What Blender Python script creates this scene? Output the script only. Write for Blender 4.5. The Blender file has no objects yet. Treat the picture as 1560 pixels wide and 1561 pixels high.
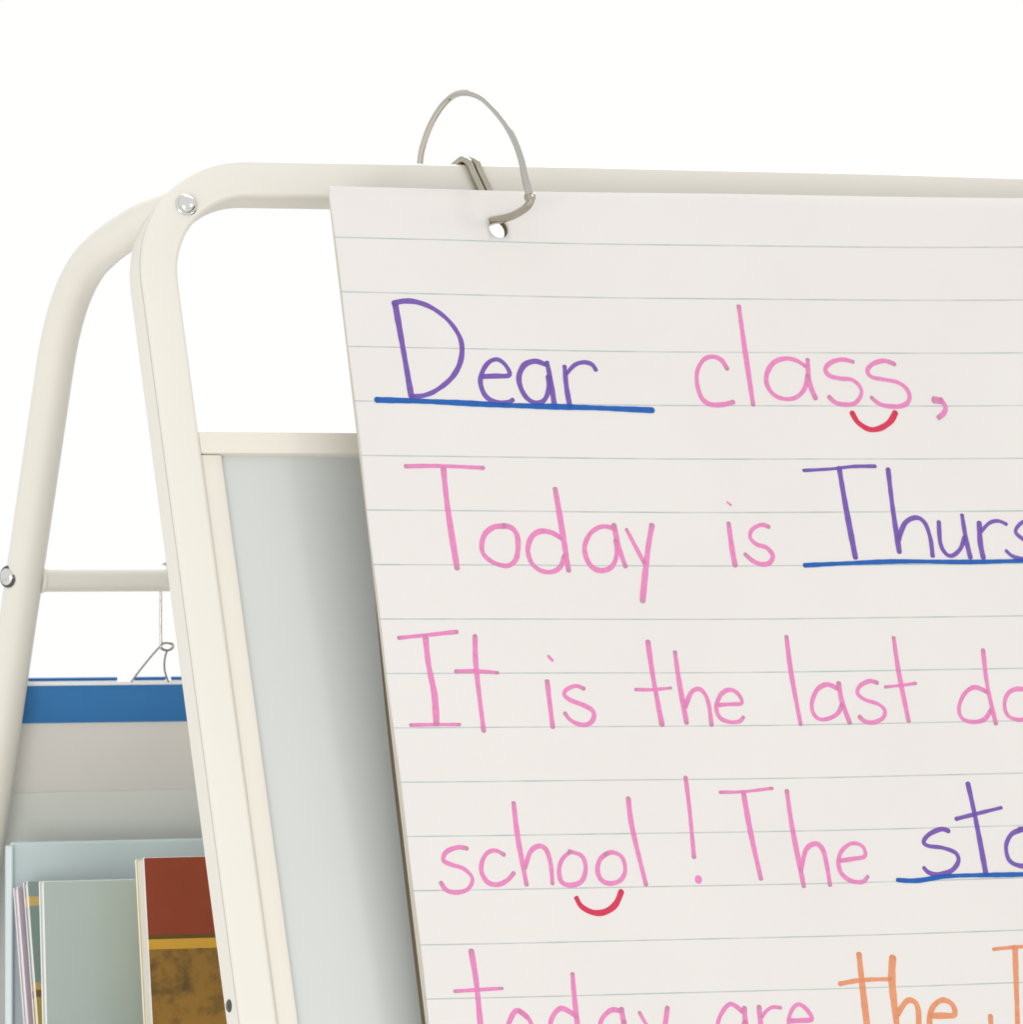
import bpy, bmesh, math, random
from mathutils import Vector, Matrix
random.seed(4)
R = math.radians
scene = bpy.context.scene
col = scene.collection
ZF = 1300.0                                   # the easel's own origin lies 1300 mm above the floor

def W(x, y, z):                               # millimetres in the easel's axes -> metres in the world
    return Vector((x / 1000.0, y / 1000.0, (z + ZF) / 1000.0))

# ------------------------------------------------------------------ camera
YAW, PITCH = R(25.2883), R(0.2127)
cam_data = bpy.data.cameras.new('camera')
cam = bpy.data.objects.new('camera', cam_data)
col.objects.link(cam)
fw = Vector((math.sin(YAW) * math.cos(PITCH), math.cos(YAW) * math.cos(PITCH), math.sin(PITCH)))
rt = Vector((math.cos(YAW), -math.sin(YAW), 0))
up = rt.cross(fw)
cam.matrix_world = Matrix((
    (rt.x, up.x, -fw.x, 0), (rt.y, up.y, -fw.y, 0), (rt.z, up.z, -fw.z, 0), (0, 0, 0, 1)))
cam.location = W(*[-1202.89, -2734.43, -134.25])
cam_data.sensor_width = 36.0
cam_data.lens = 230.769
cam_data.clip_start = 0.05
cam_data.clip_end = 200.0
cam_data.dof.use_dof = True
cam_data.dof.focus_distance = 2.93
cam_data.dof.aperture_fstop = 25.0
scene.camera = cam

# ------------------------------------------------------------------ white studio surround, key lamp and added fills
world = bpy.data.worlds.new('World')
scene.world = world
world.use_nodes = True
bg = world.node_tree.nodes['Background']
bg.inputs['Color'].default_value = (1.0, 1.0, 0.993, 1)
bg.inputs['Strength'].default_value = 1.0

def area_lamp(name, loc, target, size, watts, colour):
    d = bpy.data.lights.new(name, 'AREA')
    d.shape = 'DISK'
    d.size = size
    d.energy = watts
    d.color = colour
    o = bpy.data.objects.new(name, d)
    o.location = loc
    o.rotation_euler = (target - loc).to_track_quat('-Z', 'Y').to_euler()
    col.objects.link(o)
    return o

T0 = W(150, -40, -120)
area_lamp('key_lamp', T0 + Vector((1.45, -2.25, 0.75)), T0, 0.6, 8.0, (1.0, 0.96, 0.93))
area_lamp('added_top_fill', W(750, 900, 1350), W(-40, 120, -40), 1.4, 34.0, (1.0, 0.97, 0.95))  # added lamp above and behind, out of view, lightens bar tops and rear tubes
area_lamp('added_fill_lamp', W(-1500, -1850, -480), W(-20, 100, -220), 0.9, 15.5, (1.0, 0.98, 0.96))  # added low lamp at front left, brightens the inside of the easel

vs = scene.view_settings
vs.view_transform = 'Standard'
vs.look = 'None'
vs.exposure = 0.0
vs.gamma = 1.0
vs.use_curve_mapping = False

# ------------------------------------------------------------------ materials
def lin(c):
    c /= 255.0
    return c / 12.92 if c <= 0.04045 else ((c + 0.055) / 1.055) ** 2.4

def rgb(r, g, b, k=1.0):
    return (lin(r) * k, lin(g) * k, lin(b) * k, 1.0)

def mat(name, colour, rough=0.5, metallic=0.0, vary=0.03, scale=40.0, bump=0.0, bump_scale=300.0, coat=0.0):
    m = bpy.data.materials.new(name)
    m.use_nodes = True
    nt = m.node_tree
    b = nt.nodes['Principled BSDF']
    b.inputs['Roughness'].default_value = rough
    b.inputs['Metallic'].default_value = metallic
    b.inputs['Coat Weight'].default_value = coat
    tc = nt.nodes.new('ShaderNodeTexCoord')
    nz = nt.nodes.new('ShaderNodeTexNoise')
    nz.inputs['Scale'].default_value = scale
    nz.inputs['Detail'].default_value = 3
    nt.links.new(tc.outputs['Object'], nz.inputs['Vector'])
    mx = nt.nodes.new('ShaderNodeMix')
    mx.data_type = 'RGBA'
    mx.inputs['A'].default_value = tuple(c * (1 - vary) for c in colour[:3]) + (1,)
    mx.inputs['B'].default_value = tuple(min(1, c * (1 + vary)) for c in colour[:3]) + (1,)
    nt.links.new(nz.outputs['Fac'], mx.inputs['Factor'])
    nt.links.new(mx.outputs['Result'], b.inputs['Base Color'])
    if bump:
        n2 = nt.nodes.new('ShaderNodeTexNoise')
        n2.inputs['Scale'].default_value = bump_scale
        nt.links.new(tc.outputs['Object'], n2.inputs['Vector'])
        bp = nt.nodes.new('ShaderNodeBump')
        bp.inputs['Strength'].default_value = bump
        bp.inputs['Distance'].default_value = 0.0005
        nt.links.new(n2.outputs['Fac'], bp.inputs['Height'])
        nt.links.new(bp.outputs['Normal'], b.inputs['Normal'])
    return m

M = {}
M['paint'] = mat('cream_powder_coat', (0.708, 0.682, 0.617, 1), 0.36, bump=0.06, bump_scale=900, vary=0.022, scale=9)
M['rail'] = mat('cream_plastic_trim', (0.71, 0.675, 0.60, 1), 0.45, vary=0.02)
M['board'] = mat('pale_grey_board', (0.565, 0.59, 0.572, 1), 0.30, vary=0.03, scale=11)
M['chrome'] = mat('nickel_plate', (0.47, 0.455, 0.42, 1), 0.09, 1.0, vary=0.05)
M['bolt'] = mat('zinc_bolt', (0.66, 0.66, 0.65, 1), 0.16, 1.0)
M['steel'] = mat('dull_steel', (0.43, 0.40, 0.33, 1), 0.18, 1.0, vary=0.12, scale=150)
M['dark_steel'] = mat('dark_steel', (0.10, 0.11, 0.10, 1), 0.3, 1.0)
M['chip'] = mat('brown_chipboard', (0.12, 0.092, 0.05, 1), 0.85, vary=0.12, scale=90)
M['leaf'] = mat('cream_paper_stack', (0.60, 0.565, 0.49, 1), 0.8, vary=0.04)
M['blue_band'] = mat('blue_cloth_band', rgb(46, 116, 178), 0.7, vary=0.06, scale=120, bump=0.3, bump_scale=1800)
M['blue_hem'] = mat('blue_hem', rgb(20, 98, 168), 0.6)
M['white_cord'] = mat('white_piping', (0.86, 0.87, 0.88, 1), 0.6)
M['vinyl'] = mat('grey_vinyl', (0.76, 0.73, 0.695, 1), 0.4, vary=0.04, scale=18)
M['vinyl_pocket'] = mat('grey_green_vinyl', (0.76, 0.77, 0.735, 1), 0.4, vary=0.05, scale=16)
M['tub'] = mat('pale_blue_plastic', (0.60, 0.70, 0.715, 1), 0.3, vary=0.05, scale=20)
M['page'] = mat('book_pages', (0.66, 0.63, 0.56, 1), 0.8, vary=0.28, scale=260)
M['edge'] = mat('worn_gold_board', rgb(206, 190, 120), 0.7, vary=0.1)
M['paleblue'] = mat('pale_blue_grey_cover', (0.43, 0.50, 0.48, 1), 0.3, vary=0.07, scale=14, coat=0.2)
M['lilac'] = mat('lilac_cover', (0.42, 0.34, 0.41, 1), 0.4, vary=0.1, scale=20)
M['floor'] = mat('pale_floor', (0.82, 0.81, 0.78, 1), 0.6, vary=0.04, scale=3)

def page_lines(m):
    nt = m.node_tree
    nz = [n for n in nt.nodes if n.type == 'TEX_NOISE'][0]
    tc = [n for n in nt.nodes if n.type == 'TEX_COORD'][0]
    mp = nt.nodes.new('ShaderNodeMapping'); mp.inputs['Scale'].default_value = (0.05, 6.0, 0.15)
    nt.links.new(tc.outputs['Object'], mp.inputs['Vector']); nt.links.new(mp.outputs[0], nz.inputs['Vector'])

def paper_material():
    m = bpy.data.materials.new('ruled_chart_paper')
    m.use_nodes = True
    nt = m.node_tree
    N, L = nt.nodes.new, nt.links.new
    b = nt.nodes['Principled BSDF']
    b.inputs['Roughness'].default_value = 0.75
    b.inputs['Specular IOR Level'].default_value = 0.25
    uv = N('ShaderNodeUVMap')
    sp = N('ShaderNodeSeparateXYZ')
    L(uv.outputs['UV'], sp.inputs[0])
    # ruling: one line at every whole v
    wob = N('ShaderNodeTexNoise'); wob.inputs['Scale'].default_value = 1.3
    L(uv.outputs['UV'], wob.inputs['Vector'])
    half = N('ShaderNodeMath'); half.operation = 'ADD'; half.inputs[1].default_value = 0.5
    L(sp.outputs['Y'], half.inputs[0])
    fr = N('ShaderNodeMath'); fr.operation = 'FRACT'; L(half.outputs[0], fr.inputs[0])
    ce = N('ShaderNodeMath'); ce.operation = 'SUBTRACT'; ce.inputs[1].default_value = 0.5; L(fr.outputs[0], ce.inputs[0])
    ab = N('ShaderNodeMath'); ab.operation = 'ABSOLUTE'; L(ce.outputs[0], ab.inputs[0])
    mr = N('ShaderNodeMapRange'); mr.interpolation_type = 'SMOOTHSTEP'
    mr.inputs['From Min'].default_value = 0.006; mr.inputs['From Max'].default_value = 0.019
    mr.inputs['To Min'].default_value = 1.0; mr.inputs['To Max'].default_value = 0.0
    L(ab.outputs[0], mr.inputs['Value'])
    gt = N('ShaderNodeMath'); gt.operation = 'GREATER_THAN'; gt.inputs[1].default_value = -0.5
    L(sp.outputs['Y'], gt.inputs[0])
    mk = N('ShaderNodeMath'); mk.operation = 'MULTIPLY'; L(mr.outputs[0], mk.inputs[0]); L(gt.outputs[0], mk.inputs[1])
    fade = N('ShaderNodeMapRange'); fade.inputs['From Min'].default_value = 0.3; fade.inputs['From Max'].default_value = 0.7
    fade.inputs['To Min'].default_value = 0.45; fade.inputs['To Max'].default_value = 0.95
    L(wob.outputs['Fac'], fade.inputs['Value'])
    m2 = N('ShaderNodeMath'); m2.operation = 'MULTIPLY'; L(mk.outputs[0], m2.inputs[0]); L(fade.outputs[0], m2.inputs[1])
    # paper tone
    tc = N('ShaderNodeTexCoord')
    n1 = N('ShaderNodeTexNoise'); n1.inputs['Scale'].default_value = 14; n1.inputs['Detail'].default_value = 4
    L(tc.outputs['Object'], n1.inputs['Vector'])
    tone = N('ShaderNodeMix'); tone.data_type = 'RGBA'
    tone.inputs['A'].default_value = PAPER_A; tone.inputs['B'].default_value = PAPER_B
    L(n1.outputs['Fac'], tone.inputs['Factor'])
    mx = N('ShaderNodeMix'); mx.data_type = 'RGBA'
    mx.inputs['B'].default_value = (0.36, 0.42, 0.42, 1)
    L(m2.outputs[0], mx.inputs['Factor']); L(tone.outputs['Result'], mx.inputs['A'])
    L(mx.outputs['Result'], b.inputs['Base Color'])
    n2 = N('ShaderNodeTexNoise'); n2.inputs['Scale'].default_value = 700; n2.inputs['Detail'].default_value = 3
    L(tc.outputs['Object'], n2.inputs['Vector'])
    bp = N('ShaderNodeBump'); bp.inputs['Strength'].default_value = 0.12; bp.inputs['Distance'].default_value = 0.0003
    L(n2.outputs['Fac'], bp.inputs['Height']); L(bp.outputs['Normal'], b.inputs['Normal'])
    return m
PAPER_A = (0.668, 0.64, 0.62, 1)
PAPER_B = (0.70, 0.68, 0.658, 1)
M['paper'] = paper_material()
page_lines(M['page'])

def ink_material(name, colour, end_dark):
    # marker ink: half covers, half tints what lies under it, so crossings and the ruling show through
    m = bpy.data.materials.new(name)
    m.use_nodes = True
    nt = m.node_tree
    nt.nodes.clear()
    N, L = nt.nodes.new, nt.links.new
    uv = N('ShaderNodeUVMap')
    sp = N('ShaderNodeSeparateXYZ'); L(uv.outputs['UV'], sp.inputs[0])
    mr = N('ShaderNodeMapRange'); mr.inputs['From Min'].default_value = 0.0; mr.inputs['From Max'].default_value = 2.6
    mr.inputs['To Min'].default_value = end_dark; mr.inputs['To Max'].default_value = 0.0
    L(sp.outputs['X'], mr.inputs['Value'])
    nz = N('ShaderNodeTexNoise'); nz.inputs['Scale'].default_value = 0.45; nz.inputs['Detail'].default_value = 4
    L(uv.outputs['UV'], nz.inputs['Vector'])
    c1 = N('ShaderNodeMix'); c1.data_type = 'RGBA'
    c1.inputs['A'].default_value = tuple(c * 0.80 for c in colour[:3]) + (1,)
    c1.inputs['B'].default_value = tuple(min(1, c * 1.16) for c in colour[:3]) + (1,)
    L(nz.outputs['Fac'], c1.inputs['Factor'])
    c2 = N('ShaderNodeMix'); c2.data_type = 'RGBA'
    g = sum(colour[:3]) / 3 * 0.62
    c2.inputs['B'].default_value = (g * 1.15, g * 0.8, g * 0.9, 1) if end_dark > 0.3 else tuple(c * 0.6 for c in colour[:3]) + (1,)
    L(mr.outputs[0], c2.inputs['Factor']); L(c1.outputs['Result'], c2.inputs['A'])
    d = N('ShaderNodeBsdfDiffuse'); L(c2.outputs['Result'], d.inputs['Color'])
    gm = N('ShaderNodeGamma'); gm.inputs['Gamma'].default_value = 0.55; L(c2.outputs['Result'], gm.inputs['Color'])
    t = N('ShaderNodeBsdfTransparent'); L(gm.outputs[0], t.inputs['Color'])
    mx = N('ShaderNodeMixShader'); mx.inputs[0].default_value = 0.55
    L(t.outputs[0], mx.inputs[1]); L(d.outputs[0], mx.inputs[2])
    o = N('ShaderNodeOutputMaterial'); L(mx.outputs[0], o.inputs['Surface'])
    return m
INK = {
    'pink': ink_material('pink_marker_ink', rgb(254, 160, 212, 0.96), 0.45),
    'purple': ink_material('purple_marker_ink', rgb(146, 116, 202, 0.9), 0.2),
    'blue': ink_material('blue_marker_ink', rgb(64, 120, 206, 0.9), 0.2),
    'red': ink_material('red_marker_ink', rgb(240, 84, 114, 0.9), 0.2),
    'orange': ink_material('orange_marker_ink', rgb(255, 178, 138, 0.92), 0.2),
}

def printed_cover(name, bands, mottled_below=None):
    # bands: (height below the cover's top edge in metres, colour), printed across the cover
    m = bpy.data.materials.new(name)
    m.use_nodes = True
    nt = m.node_tree
    N, L = nt.nodes.new, nt.links.new
    b = nt.nodes['Principled BSDF']
    b.inputs['Roughness'].default_value = 0.42
    uv = N('ShaderNodeUVMap')
    sp = N('ShaderNodeSeparateXYZ'); L(uv.outputs['UV'], sp.inputs[0])
    prev = None
    for h, c in bands:
        gt = N('ShaderNodeMath'); gt.operation = 'GREATER_THAN'; gt.inputs[1].default_value = h
        L(sp.outputs['Y'], gt.inputs[0])
        mx = N('ShaderNodeMix'); mx.data_type = 'RGBA'
        mx.inputs['B'].default_value = c
        if prev is None: mx.inputs['A'].default_value = c
        else: L(prev, mx.inputs['A'])
        L(gt.outputs[0], mx.inputs['Factor'])
        prev = mx.outputs['Result']
    tc = N('ShaderNodeTexCoord')
    if mottled_below:
        h, dark = mottled_below
        nz = N('ShaderNodeTexNoise'); nz.inputs['Scale'].default_value = 75; nz.inputs['Detail'].default_value = 5
        nz.inputs['Roughness'].default_value = 0.65
        L(tc.outputs['Object'], nz.inputs['Vector'])
        rp = N('ShaderNodeMapRange'); rp.inputs['From Min'].default_value = 0.45; rp.inputs['From Max'].default_value = 0.68
        L(nz.outputs['Fac'], rp.inputs['Value'])
        gt = N('ShaderNodeMath'); gt.operation = 'GREATER_THAN'; gt.inputs[1].default_value = h
        L(sp.outputs['Y'], gt.inputs[0])
        mu = N('ShaderNodeMath'); mu.operation = 'MULTIPLY'; L(rp.outputs[0], mu.inputs[0]); L(gt.outputs[0], mu.inputs[1])
        mx = N('ShaderNodeMix'); mx.data_type = 'RGBA'; mx.inputs['B'].default_value = dark
        L(prev, mx.inputs['A']); L(mu.outputs[0], mx.inputs['Factor'])
        prev = mx.outputs['Result']
    n2 = N('ShaderNodeTexNoise'); n2.inputs['Scale'].default_value = 30; n2.inputs['Detail'].default_value = 4
    L(tc.outputs['Object'], n2.inputs['Vector'])
    hv = N('ShaderNodeMapRange'); hv.inputs['To Min'].default_value = 0.8; hv.inputs['To Max'].default_value = 1.2
    L(n2.outputs['Fac'], hv.inputs['Value'])
    hs = N('ShaderNodeHueSaturation'); L(hv.outputs[0], hs.inputs['Value']); L(prev, hs.inputs['Color'])
    L(hs.outputs[0], b.inputs['Base Color'])
    return m
M['rust_cover'] = printed_cover('rust_and_gold_cover',
    [(-1, rgb(140, 58, 28)), (0.0365, rgb(96, 72, 20)), (0.0385, rgb(208, 158, 52)), (0.0432, rgb(148, 108, 42))],
    (0.0432, rgb(84, 66, 26)))
M['green_cover'] = printed_cover('green_and_gold_cover',
    [(-1, rgb(132, 150, 144)), (0.0075, rgb(200, 170, 98)), (0.0120, rgb(128, 146, 138)),
     (0.049, rgb(190, 160, 92)), (0.0525, rgb(122, 92, 40)), (0.056, rgb(176, 150, 70))])

# ------------------------------------------------------------------ helpers
def link(name, me, material, parent=None, smooth=None):
    if material is not None:
        me.materials.append(material)
    o = bpy.data.objects.new(name, me)
    col.objects.link(o)
    if parent is not None:
        o.parent = parent
        if parent.type == 'EMPTY':                # meshes are built in world coordinates
            o.matrix_parent_inverse = Matrix.Translation(-Vector(parent.location))
    if smooth is not None:
        for p in me.polygons: p.use_smooth = True
        if smooth < 180:
            me.set_sharp_from_angle(angle=R(smooth))
    return o

def thing(name, label, category, loc, group=None):
    o = bpy.data.objects.new(name, None)
    o.empty_display_size = 0.02
    o.location = loc
    col.objects.link(o)
    o['label'] = label
    o['category'] = category
    if group: o['group'] = group
    return o

def mesh(name, verts, faces):
    me = bpy.data.meshes.new(name)
    me.from_pydata([tuple(v) for v in verts], [], faces)
    me.update()
    return me

def box_mesh(name, corners, bevel=0.0, seg=2):
    # corners: function (i, j, k) -> world point, i, j, k in 0/1
    bm = bmesh.new()
    v = {(i, j, k): bm.verts.new(corners(i, j, k)) for i in (0, 1) for j in (0, 1) for k in (0, 1)}
    for f in (((0,0,0),(0,1,0),(1,1,0),(1,0,0)), ((0,0,1),(1,0,1),(1,1,1),(0,1,1)), ((0,0,0),(1,0,0),(1,0,1),(0,0,1)),
              ((0,1,0),(0,1,1),(1,1,1),(1,1,0)), ((0,0,0),(0,0,1),(0,1,1),(0,1,0)), ((1,0,0),(1,1,0),(1,1,1),(1,0,1))):
        bm.faces.new([v[c] for c in f])
    bmesh.ops.recalc_face_normals(bm, faces=bm.faces)
    if bevel:
        bmesh.ops.bevel(bm, geom=list(bm.edges), offset=bevel / 1000.0, segments=seg, profile=0.5, affect='EDGES')
    me = bpy.data.meshes.new(name)
    bm.to_mesh(me); bm.free()
    return me

def catmull(pts, n=8, closed=False):
    P = [Vector(p) for p in pts]
    out = []
    N_ = len(P)
    for i in range(N_ if closed else N_ - 1):
        if closed: a, b, c, d = P[i - 1], P[i], P[(i + 1) % N_], P[(i + 2) % N_]
        else: a, b, c, d = P[max(i - 1, 0)], P[i], P[i + 1], P[min(i + 2, N_ - 1)]
        for k in range(n):
            t = k / n
            out.append(0.5 * ((2 * b) + (c - a) * t + (2 * a - 5 * b + 4 * c - d) * t * t + (3 * b - a - 3 * c + d) * t ** 3))
    if not closed: out.append(P[-1])
    return out

def tube_mesh(name, path, radius, sides=16, closed=False, caps=True, me=None, squash=None):
    # path in world metres; parallel transported frame
    P = path
    n = len(P)
    tang = []
    for i in range(n):
        a = P[i - 1] if (i > 0 or closed) else P[i]
        b = P[(i + 1) % n] if (i < n - 1 or closed) else P[i]
        tang.append((b - a).normalized())
    ref = Vector((0, 0, 1)) if abs(tang[0].z) < 0.9 else Vector((1, 0, 0))
    nrm = (ref - tang[0] * ref.dot(tang[0])).normalized()
    verts, faces = [], []
    for i in range(n):
        if i: 
            nrm = (nrm - tang[i] * nrm.dot(tang[i])).normalized()
        bn = tang[i].cross(nrm)
        rad = radius(i / (n - 1)) if callable(radius) else radius
        for k in range(sides):
            a = 2 * math.pi * k / sides
            verts.append(P[i] + (nrm * math.cos(a) + bn * math.sin(a)) * rad)
    for i in range(n if closed else n - 1):
        j = (i + 1) % n
        for k in range(sides):
            l = (k + 1) % sides
            faces.append((i * sides + k, j * sides + k, j * sides + l, i * sides + l))
    if caps and not closed:
        faces.append(tuple(range(sides)))
        faces.append(tuple(reversed(range((n - 1) * sides, n * sides))))
    return verts, faces

def lathe(centre, axis, profile, sides=28):
    # profile: (radius, height along axis) in mm; axis a unit vector
    axis = axis.normalized()
    ref = Vector((0, 0, 1)) if abs(axis.z) < 0.9 else Vector((1, 0, 0))
    e1 = (ref - axis * ref.dot(axis)).normalized(); e2 = axis.cross(e1)
    verts, faces = [], []
    for r, h in profile:
        for k in range(sides):
            a = 2 * math.pi * k / sides
            verts.append(centre + axis * (h / 1000) + (e1 * math.cos(a) + e2 * math.sin(a)) * (r / 1000))
    m = len(profile)
    for i in range(m - 1):
        for k in range(sides):
            l = (k + 1) % sides
            faces.append((i * sides + k, i * sides + l, (i + 1) * sides + l, (i + 1) * sides + k))
    faces.append(tuple(reversed(range(sides))))
    faces.append(tuple(range((m - 1) * sides, m * sides)))
    return verts, faces

# the leaning front frame's own axes: x across, s down the frame's face, d back through it (mm)
TF = R(19.2)
def F(x, s, d):
    return W(x, 40.0 - s * math.sin(TF) + d * math.cos(TF), 21.0 - s * math.cos(TF) - d * math.sin(TF))
F_BACK = Vector((0, math.cos(TF), -math.sin(TF)))
def fbox(name, x0, x1, s0, s1, d0, d1, bevel=0.6):
    return box_mesh(name, lambda i, j, k: F((x0, x1)[i], (s0, s1)[j], (d0, d1)[k]), bevel)

# ------------------------------------------------------------------ floor
me = mesh('floor', [(-6, -6, 0), (6, -6, 0), (6, 6, 0), (-6, 6, 0)], [(0, 1, 2, 3)])
floor = link('floor', me, M['floor'])
floor['kind'] = 'structure'

# ------------------------------------------------------------------ the easel
easel = thing('easel', 'cream metal A-frame easel with a pale grey board in its front frame', 'easel', W(305, 60, -ZF))
XL, XR = -74.5, 684.5                       # centre lines of the legs
S_FLOOR = (21.0 + ZF) / math.cos(TF) - 3

def front_frame():
    h = 9.0
    prof = []                                # outward offset a, depth d; rounded square with a fine seam by the outer front edge
    def corner(cx, cy, r, a0):
        for k in range(6):
            t = R(a0 + 90 * k / 5)
            prof.append((cx + r * math.cos(t), cy + r * math.sin(t)))
    # a: + outward; d: 0 front .. 18 back
    corner(h - 3.0, 15.0, 3.0, 0)            # outer back
    corner(-h + 4.0, 14.0, 4.0, 90)          # inner back
    corner(-h + 2.6, 2.6, 2.6, 180)          # inner front
    corner(h - 1.6, 1.6, 1.6, 270)           # outer front
    prof += [(h, 2.0), (h - 1.4, 2.1), (h - 1.4, 2.95), (h, 3.05)]
    r = 51.0
    path = [((XL, S_FLOOR), (-1, 0)), ((XL, 700), (-1, 0)), ((XL, 300), (-1, 0)), ((XL, 41.0), (-1, 0))]
    cx, cs = XL + r, 41.0
    for k in range(1, 20):
        t = R(90 * k / 20)
        path.append(((cx - r * math.cos(t), cs - r * math.sin(t)), (-math.cos(t), -math.sin(t))))
    path += [((cx, cs - r), (0, -1)), ((60, cs - r - 0.7), (0, -1)), ((150, cs - r - 1.5), (0, -1)), ((305, cs - r - 2.2), (0, -1)), ((460, cs - r - 1.5), (0, -1)), ((XR - r, cs - r), (0, -1))]
    cx = XR - r
    for k in range(1, 20):
        t = R(90 * k / 20)
        path.append(((cx + r * math.sin(t), cs - r * math.cos(t)), (math.sin(t), -math.cos(t))))
    path += [((XR, 41.0), (1, 0)), ((XR, S_FLOOR), (1, 0))]
    m = len(prof)
    verts, faces = [], []
    for (px, ps), (nx, ns) in path:
        for a, d in prof:
            verts.append(F(px + nx * a, ps + ns * a, d))
    for i in range(len(path) - 1):
        for k in range(m):
            l = (k + 1) % m
            faces.append((i * m + k, i * m + l, (i + 1) * m + l, (i + 1) * m + k))
    faces.append(tuple(range(m))); faces.append(tuple(reversed(range((len(path) - 1) * m, len(path) * m))))
    me = mesh('front_frame', verts, faces)
    bm = bmesh.new(); bm.from_mesh(me); bmesh.ops.recalc_face_normals(bm, faces=bm.faces); bm.to_mesh(me); bm.free()
    return me
link('front_frame', front_frame(), M['paint'], easel, smooth=40)

def rear_y(z): return 179.0 + (-104.0 - z) * 0.405
def rear_leg(xl, sgn):
    c = Vector((0, 143.0, -15.0))
    arm = Vector((0, -49, 15)).normalized(); leg = Vector((0, rear_y(-500) - rear_y(-15), -485)).normalized()
    p1 = c + arm * 40; p2 = c + leg * 44
    pts = [Vector((xl + sgn * 15, 46, 15)), Vector((xl + sgn * 6, 60, 10.5)), Vector((xl + sgn * 1.5, 80, 4.2)), Vector((xl, p1.y - 12, p1.z + 3.6))]
    path = catmull([tuple(p) for p in pts], 6)
    for k in range(0, 21):
        t = k / 20
        q = p1 * (1 - t) ** 2 + c * 2 * t * (1 - t) + p2 * t * t
        path.append(Vector((xl, q.y, q.z)))
    for z in (-120, -300, -700, -ZF + 3):
        path.append(Vector((xl, rear_y(z), z)))
    return tube_mesh('rear_leg', [W(*p) for p in path], 0.009, 24)
for xl, sg in ((XL, 1), (XR, -1)):
    link('rear_leg', mesh('rear_leg', *rear_leg(xl, sg)), M['paint'], easel, smooth=50)

YC = rear_y(-154.5)
bar = link('crossbar', mesh('crossbar', *tube_mesh('crossbar', [W(XL + 7.5, YC, -154.5), W(0, YC, -154.5), W(XR - 7.5, YC, -154.5)], 0.0063, 20)),
           M['paint'], easel, smooth=50)
cap = [(6.9, 0), (7.1, 0.6), (7.0, 1.6), (6.5, 2.0)]
link('end_collar', mesh('end_collar', *lathe(W(XL + 7.6, YC, -154.5), Vector((1, 0, 0)), cap)), M['paint'], easel, smooth=40)
dome = [(5.2, -0.6), (5.3, 0.5), (4.9, 0.9), (4.55, 1.0), (4.4, 1.9), (3.7, 2.9), (2.5, 3.6), (1.1, 3.95), (0.1, 4.0)]
link('bolt', mesh('bolt', *lathe(F(-57.2, 4.2, 0.0), -F_BACK, dome)), M['bolt'], easel, smooth=35)
rear_bolt = link('bolt', mesh('bolt', *lathe(W(XL - 8.7, YC - 1.6, -153.5), Vector((-0.9, -0.42, 0)), [(4.1, 0.3), (4.0, 1.4), (3.2, 2.2), (1.6, 2.7), (0.1, 2.8)])), M['bolt'], easel, smooth=35)
link('washer', mesh('washer', *lathe(W(XL - 8.7, YC - 1.6, -153.5), Vector((-0.9, -0.42, 0)), [(5.2, -1.2), (5.3, 0.4), (4.9, 0.8), (0.1, 0.8)])), M['dark_steel'], rear_bolt, smooth=35)
link('screw', mesh('screw', *lathe(F(XL - 9.0, 379.0, 10.6), Vector((-1, 0, 0)), [(2.9, -1), (2.9, 0.2), (2.3, 0.7), (1.2, 1.0), (0.1, 1.1)])), M['dark_steel'], easel, smooth=30)

# the board with its plastic trim
wb = link('board', fbox('board', -64, 674, 118, 700, 6.0, 12.0, 0.3), M['board'], easel)
link('top_rail', fbox('top_rail', -65.7, 675.6, 113.6, 124.0, 1.6, 14.5, 0.9), M['rail'], wb, smooth=30)
link('side_rail', fbox('side_rail', -65.4, -55.2, 124.3, 690, 2.6, 14.0, 0.9), M['rail'], wb, smooth=30)
link('side_rail', fbox('side_rail', 665.2, 675.4, 124.3, 690, 2.6, 14.0, 0.9), M['rail'], wb, smooth=30)
link('bottom_rail', fbox('bottom_rail', -65.7, 675.6, 690.3, 702, 1.6, 14.5, 0.9), M['rail'], wb, smooth=30)
# the shelf inside the A that carries the book tub
ZS = -532.0
link('shelf', box_mesh('shelf', lambda i, j, k: W((XL, XR)[i], (-150, rear_y(ZS))[j], (ZS - 8, ZS)[k]), 1.0), M['paint'], easel)

# ------------------------------------------------------------------ the chart pad
TP = R(16.5)
PROFILE = []                                 # the hanging sheet seen from the side: (y, z, angle) at every mm from v = -40
def build_profile():
    y = 40 * math.sin(TP); z = 40 * math.cos(TP)
    for i in range(0, 900):
        v = i - 40
        a = TP + (R(19.2) - TP) * min(1, max(0, (v - 380) / 90.0))
        PROFILE.append((y, z, a))
        y -= math.sin(a); z -= math.cos(a)
build_profile()
HOLE = (83.8, -8.2, 4.9)
def bulge(u, v):
    b = 0.9 * math.sin(u / 70.0 + v / 160.0) * min(1, max(0, (v + 20) / 120.0)) * 0.5
    b += 0.35 * math.sin(u / 31.0 - v / 95.0 + 1.0)
    du, dv = u - 62.0, v + 14.0
    b -= 1.3 * math.exp(-(du * du / 700.0 + dv * dv / 60.0))          # the sheet is pulled in beside the hole
    b += 0.8 * math.exp(-((u - 60.0) ** 2 / 600.0 + (v + 1.0) ** 2 / 50.0))
    return b
def PP(u, v, off=0.0):
    t = max(0, min(len(PROFILE) - 2, v + 40)); i = int(t); f = t - i
    y, z, a = (PROFILE[i][k] * (1 - f) + PROFILE[i + 1][k] * f for k in range(3))
    off += bulge(u, v)
    return W(u, y - off * math.cos(a), z + off * math.sin(a))
RULE = [0.073751, 3.813543, -0.035957, 0.032587, -0.004289, 0.016991, 0.001441, 0.000878, -0.002899]
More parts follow.
